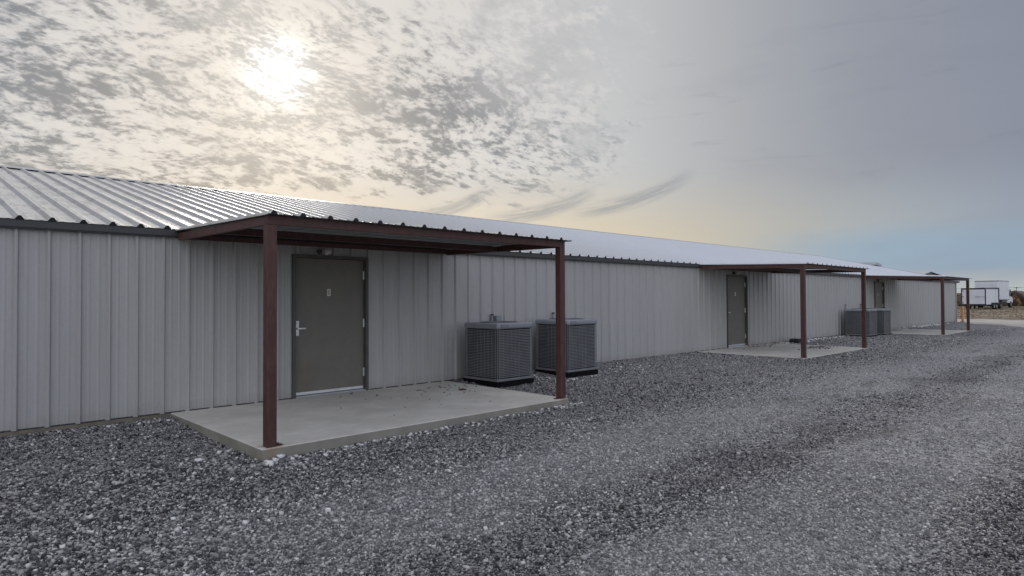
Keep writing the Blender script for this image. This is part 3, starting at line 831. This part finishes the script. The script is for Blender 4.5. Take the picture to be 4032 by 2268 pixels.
# ------------------------------------------------------------------ condensers
def condenser():
    root = empty('air_conditioner', (0, 0, 0)); W, D_, H = .86, .85, 1.0
    x0, x1, y0, y1 = -W/2, W/2, -D_/2, D_/2
    def P(mb, name, mats, **kw): return mb.build(name, mats, parent=root, **kw)
    P(MB().box(x0-.02, x1+.02, y0-.02, y1+.02, -.10, -.004), 'pad', M_pad, bevel=.01)
    P(MB().box(x0-.012, x1+.012, y0-.012, y1+.012, .001, .045), 'base_pan', M_ac, bevel=.01)
    P(MB().box(x0+.03, x1-.03, y0+.03, y1-.03, .046, H-.1), 'coil', M_acdark)
    # wire guard: louvre blades with rolled verticals
    m = MB(); nz = 30; z0, z1 = .06, H-.115; g = .0085
    for k in range(nz):
        z = z0 + (z1-z0)*(k+.5)/nz; h = .0068
        for y in (y0, y1-.012): m.box(x0+.055, x1-.055, y, y+.012, z-h, z+h)
        for x in (x0, x1-.012): m.box(x, x+.012, y0+.055, y1-.055, z-h, z+h)
        for (cx, cy) in ((x0+.022, y0+.022), (x1-.022, y0+.022), (x0+.022, y1-.022), (x1-.022, y1-.022)):
            m.box(cx-.012, cx+.012, cy-.012, cy+.012, z-h, z+h)
    for k in range(1, 6):
        tx = x0+.055+(x1-x0-.11)*k/8; ty = y0+.055+(y1-y0-.11)*k/8
        for y in (y0-.003, y1-.009): m.box(tx-.0018, tx+.0018, y, y+.012, z0, z1)
        for x in (x0-.003, x1-.009): m.box(x, x+.012, ty-.0018, ty+.0018, z0, z1)
    P(m, 'louvre_guard', M_ac, recalc=False)
    for (cx, cy) in ((x0, y0), (x1, y0), (x0, y1), (x1, y1)):
        m = MB()
        sx = 1 if cx < 0 else -1; sy = 1 if cy < 0 else -1
        for (ax, ay) in ((.045, 0), (0, .045)):
            X0, Y0 = cx+sx*ax, cy+sy*ay
            m.box(min(X0, X0+sx*.012), max(X0, X0+sx*.012), min(Y0, Y0+sy*.012), max(Y0, Y0+sy*.012), .046, H-.1)
        m.box(min(cx+sx*.004, cx+sx*.012), max(cx+sx*.004, cx+sx*.012), min(cy+sy*.004, cy+sy*.012), max(cy+sy*.004, cy+sy*.012), .046, H-.1)
        P(m, 'corner_post', M_ac)
    # lid: deep skirt, chamfered top
    lid = P(MB().box(x0-.018, x1+.018, y0-.018, y1+.018, H-.105, H), 'lid', M_ac, bevel=.036, seg=4)
    lid.data.materials[0] = M_lid
    m = MB().cyl((0, 0, H-.02), .345, .0225, 'z', 40, 1)
    for k in range(9):
        rr = .34*(k+1)/9.5
        nn = 36
        vs_ = [(rad*math.cos(2*PI*i/nn), rad*math.sin(2*PI*i/nn), z) for rad in (rr-.003, rr+.003) for z in (H+.004, H+.010) for i in range(nn)]
        fs_ = []
        for i in range(nn):
            j = (i+1) % nn
            fs_ += [(i, j, nn+j, nn+i), (2*nn+i, 3*nn+i, 3*nn+j, 2*nn+j), (nn+i, nn+j, 3*nn+j, 3*nn+i)]
        m.add(vs_, fs_, 0)
    for k in range(12):
        a = PI*k/6; c2, s2 = math.cos(a), math.sin(a)
        m.add([(c2*.05-s2*.003, s2*.05+c2*.003, H+.008), (c2*.05+s2*.003, s2*.05-c2*.003, H+.008), (c2*.345+s2*.003, s2*.345-c2*.003, H+.008), (c2*.345-s2*.003, s2*.345+c2*.003, H+.008)], [(0, 1, 2, 3)])
    m.cyl((0, 0, H+.003), .06, .012, 'z', 16, 0)
    g_ = m.build('fan_grille', [M_ac, M_black], parent=lid, recalc=False)
    m = MB().box(x0+.07, x0+.23, y0-.022, y0-.0185, H-.072, H-.032, 0).box(x0+.078, x0+.222, y0-.0235, y0-.0221, H-.066, H-.038, 1)
    m.build('badge', [M_trim, M_grey], parent=lid)
    P(MB().box(x1-.20, x1-.02, y1-.02, y1+.006, .06, H-.12), 'service_panel', M_ac, bevel=.003)
    return root
ac = condenser()
acl = ['nearest grey air conditioner condenser, touching the right edge of the nearest porch slab',
       'second grey condenser from the left, partly behind the right post of the nearest canopy',
       'grey condenser behind the right post of the middle canopy, on its far side',
       'farthest grey condenser, closest to the farthest porch slab']
for i, (x, y, z) in enumerate(((7.83, 8.465, .05), (9.67, 8.47, .06), (26.83, 8.47, .02), (28.4, 8.42, .015))):
    o = ac if i == 0 else copy_tree(ac)
    o.location = (x, y, z); o.rotation_euler = (0, 0, math.radians((.6, -1., .5, 0)[i]))
    tag(o, acl[i], 'air conditioner', 'grey outdoor condenser units along the wall')

# ------------------------------------------------------------------ small things by the wall
# black plastic splash block
sb = MB()
sb.prism([(-.30, 0), (.26, 0), (.34, .06), (.20, .13), (-.22, .15), (-.32, .10)], 'y', -.14, .14)
o = sb.build('splash_block', M_black, bevel=.02, loc=(21.35, 8.72, -.02)); o.rotation_euler = (0, 0, .15)
tag(o, 'black plastic splash block on pale stones against the wall just beyond the middle porch slab', 'splash block')
o = MB().prism([(-.055, 0), (.05, 0), (.062, .012), (.03, .024), (-.045, .020)], 'y', -.03, .035).build('flat_stone', M_rust, bevel=.004, loc=(6.62, 8.02, .0005))
tag(o, 'small dark reddish flat stone lying on the nearest porch slab', 'stone')
# bollard beyond the far corner
root = empty('pipe_bollard', (44.9, 8.72, -.02))
m = MB().cyl((0, 0, .03), .062, .84, 'z', 20).cyl((0, 0, .87), .062, .035, 'z', 20, 0, .03)
m.build('pipe', M_bol, parent=root, smooth=False)
MB().cyl((0, 0, -.05), .14, .09, 'z', 20, 0, .12).build('concrete_footing', M_found, parent=root)
tag(root, 'faded orange pipe bollard standing at the far corner of the metal building', 'bollard')

# ------------------------------------------------------------------ trailers and truck parked in the field
def wheel(parent, x, y, rad, wdt, name='wheel'):
    w_ = empty(name); w_.parent = parent; w_.location = (x, y, rad)
    MB().cyl((0, -wdt/2, 0), rad, wdt, 'y', 24).build('tyre', M_tyre, parent=w_, bevel=.02)
    MB().cyl((0, -wdt/2-.01, 0), rad*.55, wdt+.02, 'y', 18).build('rim', M_rim, parent=w_, bevel=.01)
    return w_
def trailer(loc, rz, L, W, z0, z1, label):
    root = empty('enclosed_trailer', loc, rz); h = W/2
    def P(mb, name, mats, **kw): return mb.build(name, mats, parent=root, **kw)
    m = MB()
    m.prism([(.02, -h), (L, -h), (L+.75, 0), (L, h), (.02, h)], 'z', z0, z1-.05)
    P(m, 'body', M_body, bevel=.02)
    P(MB().prism([(-.01, -h-.02), (L+.01, -h-.02), (L+.78, 0), (L+.01, h+.02), (-.01, h+.02)], 'z', z1-.048, z1+.02), 'roof', M_blackp)
    m = MB(); y = -.06
    m.box(y, .019, -h-.01, -h+.09, z0-.02, z1-.05); m.box(y, .019, h-.09, h+.01, z0-.02, z1-.05); m.box(y, .019, -h+.09, h-.09, z1-.14, z1-.05); m.box(y, .019, -h+.09, h-.09, z0-.02, z0+.06)
    P(m, 'rear_frame', M_blackp)
    dr = P(MB().box(-.05, .018, -h+.1, h-.1, z0+.065, z1-.15), 'ramp_door', M_bodyrear)
    mz = (z0+z1)/2-.05
    MB().box(-.075, -.051, -h+.1, -.15, mz-.02, mz+.02).box(-.09, -.051, -.5, -.35, mz-.05, mz+.05).build('latch_bar', M_grey, parent=dr)
    for zz_ in (z0+.2, mz, z1-.3): MB().box(-.07, -.051, h-.28, h-.1, zz_-.035, zz_+.035).build('hinge', M_blackp, parent=dr)
    for s_ in (-1, 1): P(MB().box(-.075, -.061, s_*(h-.04)-.03, s_*(h-.04)+.03, z0+.15, z0+.35), 'tail_light', M_red_l)
    P(MB().box(.05, L+.1, -h+.15, h-.15, z0-.14, z0-.001), 'chassis', M_blackp)
    P(MB().prism([(L-.2, -.5), (L+.7, -.05), (L+1.9, -.05), (L+1.9, .05), (L+.7, .05), (L-.2, .5)], 'z', z0-.13, z0-.02), 'tongue', M_blackp)
    P(MB().cyl((L+1.5, 0, .05), .035, .7, 'z', 10), 'jack', M_grey)
    P(MB().box(L-.9, L-.86, -h-.004, -h-.0005, z0+.1, z1-.15).box(.1, L-.1, -h-.012, -h-.0005, z1-.13, z1-.07), 'side_trim', M_grey)
    for s_ in (-1, 1):
        y = s_*(h+.09)
        for k in (0, 1): wheel(root, L*.52+k*.82, y, .34, .2)
        P(MB().prism([(L*.52-.45, .5), (L*.52-.35, .76), (L*.52+1.17, .76), (L*.52+1.27, .5), (L*.52+1.22, .5), (L*.52+1.14, .72), (L*.52-.32, .72), (L*.52-.40, .5)], 'y', min(y-.13, y+.13), max(y-.13, y+.13)), 'fender', M_blackp)
    tag(root, label, 'trailer', 'white trailers parked in the field'); return root
trailer((90.5, 16.5, 0), math.radians(-6.5), 4.2, 2.42, .55, 2.45, 'white enclosed cargo trailer with black rear frame, nearer and further left of the two trailers')
trailer((94.64, 15.89, 0), math.radians(11.), 4.4, 2.3, .5, 2.5, 'white trailer with black frame half hidden between the nearer trailer and the box truck')
root = empty('box_truck', (102., 17.2, 0), math.radians(-4.5))
def P(mb, name, mats, **kw): return mb.build(name, mats, parent=root, **kw)
h = 1.28
bx = P(MB().box(0, 4.9, -h, h, 1.02, 3.52), 'cargo_box', M_body, bevel=.03)
MB().box(-.012, -.0005, -h+.12, h-.12, 1.1, 3.3).build('roll_door', M_bodyrear, parent=bx)
m = MB()
for k in range(1, 7): m.box(-.018, -.013, -h+.12, h-.12, 1.1+k*.31, 1.115+k*.31)
m.build('door_seams', M_grey, parent=bx)
m = MB().box(-.02, 4.92, -h-.012, -h-.001, 3.44, 3.53).box(-.02, 4.92, -h-.012, -h-.001, 1.02, 1.12).box(-.02, -.001, -h, h, 3.4, 3.53)
m.build('edge_rail', M_grey, parent=bx)
P(MB().prism([(4.0, -h+.3), (4.0, h-.3), (4.901, h-.3), (4.901, -h+.3)], 'z', 3.521, 3.53), 'roof_patch', M_grey)
P(MB().box(-.1, 7.2, -.45, .45, .72, .98), 'chassis', M_blackp)
P(MB().box(-.2, -.04, -h+.1, h-.1, .5, .68), 'bumper', M_blackp)
cab = P(MB().prism([(5.0, .62), (7.55, .62), (7.6, 1.2), (7.3, 1.38), (6.55, 1.5), (6.1, 2.3), (5.0, 2.38)], 'y', -1.05, 1.05), 'cab', M_body, bevel=.04)
MB().prism([(6.12, 1.55), (6.42, 1.55), (6.07, 2.18), (5.45, 2.2), (5.45, 1.55)], 'y', -1.056, 1.056).build('side_window', M_glass, parent=cab)
for s_ in (-1, 1):
    MB().box(6.35, 6.43, s_*1.22-.12, s_*1.22+.12, 1.5, 1.95).box(6.37, 6.41, min(s_*1.04, s_*1.1), max(s_*1.04, s_*1.1), 1.6, 1.64).build('mirror', M_blackp, parent=cab)
    MB().box(7.57, 7.62, s_*.8-.15, s_*.8+.15, .85, 1.05).build('headlight', M_white, parent=cab)
    wheel(root, 1.1, s_*.95, .42, .5); wheel(root, 6.6, s_*.95, .42, .28)
    P(MB().box(1.9, 4.6, min(s_*.7, s_*1.1), max(s_*.7, s_*1.1), .45, .75), 'side_box', M_blackp)
tag(root, 'tall white box truck parked behind the trailers in the field', 'truck')

# ------------------------------------------------------------------ far buildings
def gable_shed(name, loc, rz, L, W, ze, zr, label):
    root = empty(name, loc, rz); h = W/2
    m = MB().prism([(-h, 0), (h, 0), (h, ze), (0, zr-.15), (-h, ze)], 'x', 0, L)
    wl = m.build('wall', M_shed, parent=root)
    MB().box(-.03, -.001, -1.6, 1.6, 0, 3.2).build('door', M_trim, parent=root)
    for s_ in (-1, 1):
        m = MB().add([(-.5, 0, zr), (L+.5, 0, zr), (L+.5, s_*(h+.4), ze-.2*(zr-ze)/h), (-.5, s_*(h+.4), ze-.2*(zr-ze)/h),
                      (-.5, 0, zr+.12), (L+.5, 0, zr+.12), (L+.5, s_*(h+.4), ze-.2*(zr-ze)/h+.12), (-.5, s_*(h+.4), ze-.2*(zr-ze)/h+.12)],
                     [(0, 3, 2, 1), (4, 5, 6, 7), (0, 1, 5, 4), (1, 2, 6, 5), (2, 3, 7, 6), (3, 0, 4, 7)])
        m.build('roof', M_shedroof, parent=root)
    tag(root, label, 'building'); return root
D1 = 150; a1 = math.radians(77.05)
gable_shed('distant_barn', (D1*math.sin(a1), D1*math.cos(a1), 0), math.radians(90-49), 26, 7, 4.9, 6.35, 'distant pale roofed gable barn just above the farthest canopy roof')
D2 = 150; a2 = math.radians(73.82)
root = empty('distant_shed', (D2*math.sin(a2), D2*math.cos(a2), 0), math.radians(90+12))
MB().box(0, 20, 0, 12, 0, 7.5).build('wall', M_shed, parent=root)
MB().prism([(-.3, 7.501), (20.3, 7.501), (20.3, 7.9), (-.3, 8.0)], 'y', -.3, 12.3).build('roof', M_shedroof, parent=root)
MB().box(8, 12, -.04, -.001, 0, 4).build('door', M_trim, parent=root)
tag(root, 'distant grey flat roofed shed peeking above the far end of the roof', 'building')

# ------------------------------------------------------------------ field vegetation
def tufts(name, n, fn, hmin, hmax, wd, mat, label, cat, blades=4):
    V = []; F = []
    for _ in range(n):
        x, y = fn(); h0 = random.uniform(hmin, hmax); z = float(hgt(x, y))-.02
        for b_ in range(blades):
            a = random.uniform(0, PI); w_ = wd*random.uniform(.5, 1.2)*h0; hh_ = h0*random.uniform(.6, 1.1)
            cx, cy = x+random.gauss(0, h0*.4), y+random.gauss(0, h0*.4)
            dx_, dy_ = math.cos(a)*w_, math.sin(a)*w_
            lx, ly = random.gauss(0, hh_*.25), random.gauss(0, hh_*.25)
            o_ = len(V)
            V += [(cx-dx_*.5, cy-dy_*.5, z), (cx+dx_*.5, cy+dy_*.5, z), (cx+dx_*.7+lx, cy+dy_*.7+ly, z+hh_*.6), (cx+lx*1.5, cy+ly*1.5, z+hh_), (cx-dx_*.7+lx, cy-dy_*.7+ly, z+hh_*.55)]
            F.append((o_, o_+1, o_+2, o_+3, o_+4))
    me = bpy.data.meshes.new(name); me.from_pydata(V, [], F); me.materials.append(mat)
    o = bpy.data.objects.new(name, me); COL.objects.link(o); tag(o, label, cat, kind='stuff'); return o
def wedge(d0, d1, a0, a1):
    def fn():
        d = math.sqrt(random.uniform(d0*d0, d1*d1)); a = math.radians(random.uniform(a0, a1)); return d*math.sin(a), d*math.cos(a)
    return fn
def field_pt():
    while True:
        x, y = wedge(52.5, 120, 72, 92)()
        if x > 53: return x, y
tufts('dry_grass', 9000, field_pt, .02, .07, 1.6, M_tuft, 'short dry winter grass across the field beyond the road', 'grass')
tufts('brush', 7000, wedge(122, 250, 66, 96), .6, 2.0, .6, M_brush, 'tan and brown winter brush filling the far side of the field', 'brush', 5)
# low hills on the horizon
V = []; F = []
na, nd = 240, 8
for i in range(na+1):
    a = math.radians(40 + 80*i/na)
    for j in range(nd+1):
        d = 250 + 60*j
        hgt_ = (math.sin(PI*min(1, j/4.)*.5))*(2.6 + .7*math.sin(a*41)+.5*math.sin(a*97+1)+.25*math.sin(a*310+2) + random.uniform(-.12, .12)) + j*.25
        V.append((d*math.sin(a), d*math.cos(a), -.05 if j == 0 else hgt_))
for i in range(na):
    for j in range(nd):
        a = i*(nd+1)+j; F.append((a, a+1, a+nd+2, a+nd+1))
me = bpy.data.meshes.new('hills'); me.from_pydata(V, [], F); me.materials.append(M_hill)
o = bpy.data.objects.new('hills', me); COL.objects.link(o); tag(o, kind='structure')
# one dark bushy tree
def tree(x, y, H, label):
    root = empty('tree', (x, y, 0))
    m = MB()
    m.cyl((0, 0, -.1), .10, H*.45, 'z', 8, 0, .06)
    for k in range(5):
        a = k*1.3; m.add([(0.05*math.cos(a+1.5), .05*math.sin(a+1.5), H*.25+k*.08), (-.05*math.cos(a+1.5), -.05*math.sin(a+1.5), H*.25+k*.08), (math.cos(a)*H*.3, math.sin(a)*H*.3, H*.7)], [(0, 1, 2)])
    m.build('trunk', M_bark, parent=root, recalc=False)
    m = MB(); cl_ = [(random.gauss(0, H*.17), random.gauss(0, H*.17), H*random.uniform(.4, .85), H*random.uniform(.10, .2)) for _ in range(12)]
    for _ in range(1300):
        c0 = random.choice(cl_); v = Vector((random.gauss(0, 1), random.gauss(0, 1), random.gauss(0, 1))).normalized()*c0[3]*random.uniform(.5, 1.1)
        p0 = Vector(c0[:3])+v; s_ = .09
        q = [p0 + Vector((random.uniform(-s_, s_), random.uniform(-s_, s_), random.uniform(-s_, s_))) for _ in range(3)]
        m.add([tuple(t_) for t_ in q], [(0, 1, 2)])
    m.build('crown', M_leaf, parent=root, recalc=False)
    tag(root, label, 'tree')
tree(137.5, 19.6, 2.9, 'small dark bushy tree standing just right of the box truck')
# power line
def pole(x, y):
    root = empty('utility_pole', (x, y, 0), math.radians(8))
    MB().cyl((0, 0, -.2), .17, 6.6, 'z', 10, 0, .12).build('shaft', M_wood, parent=root)
    MB().box(-.06, .06, -1.1, 1.1, 5.85, 6.0).build('crossarm', M_wood, parent=root)
    for y_ in (-1., 1.): MB().cyl((0, y_, 6.0), .05, .15, 'z', 8).build('insulator', M_grey, parent=root)
    return root
p1 = pole(416, 57.5); tag(p1, 'distant wooden utility pole carrying a wire right of the truck', 'utility pole')
m = MB()
for off_ in (0,):
    for (xa, ya), (xb, yb) in (((416, 57.5), (408, 190)), ((416, 57.5), (424, -75))):
        N = 14
        for k in range(N):
            t0, t1 = k/N, (k+1)/N
            def Q(t_): return (xa+(xb-xa)*t_, ya+(yb-ya)*t_, 6.08 - 2.*t_*(1-t_))
            A0, A1 = Q(t0), Q(t1); s_ = .05
            m.add([(A0[0], A0[1], A0[2]-s_), (A0[0], A0[1], A0[2]+s_), (A1[0], A1[1], A1[2]+s_), (A1[0], A1[1], A1[2]-s_),
                   (A0[0]+s_, A0[1], A0[2]), (A1[0]+s_, A1[1], A1[2])], [(0, 1, 2, 3), (0, 4, 5, 3), (1, 4, 5, 2)])
o = m.build('power_line', M_blackp, recalc=False); tag(o, 'thin dark overhead wire strung across the sky right of the truck', 'power line')
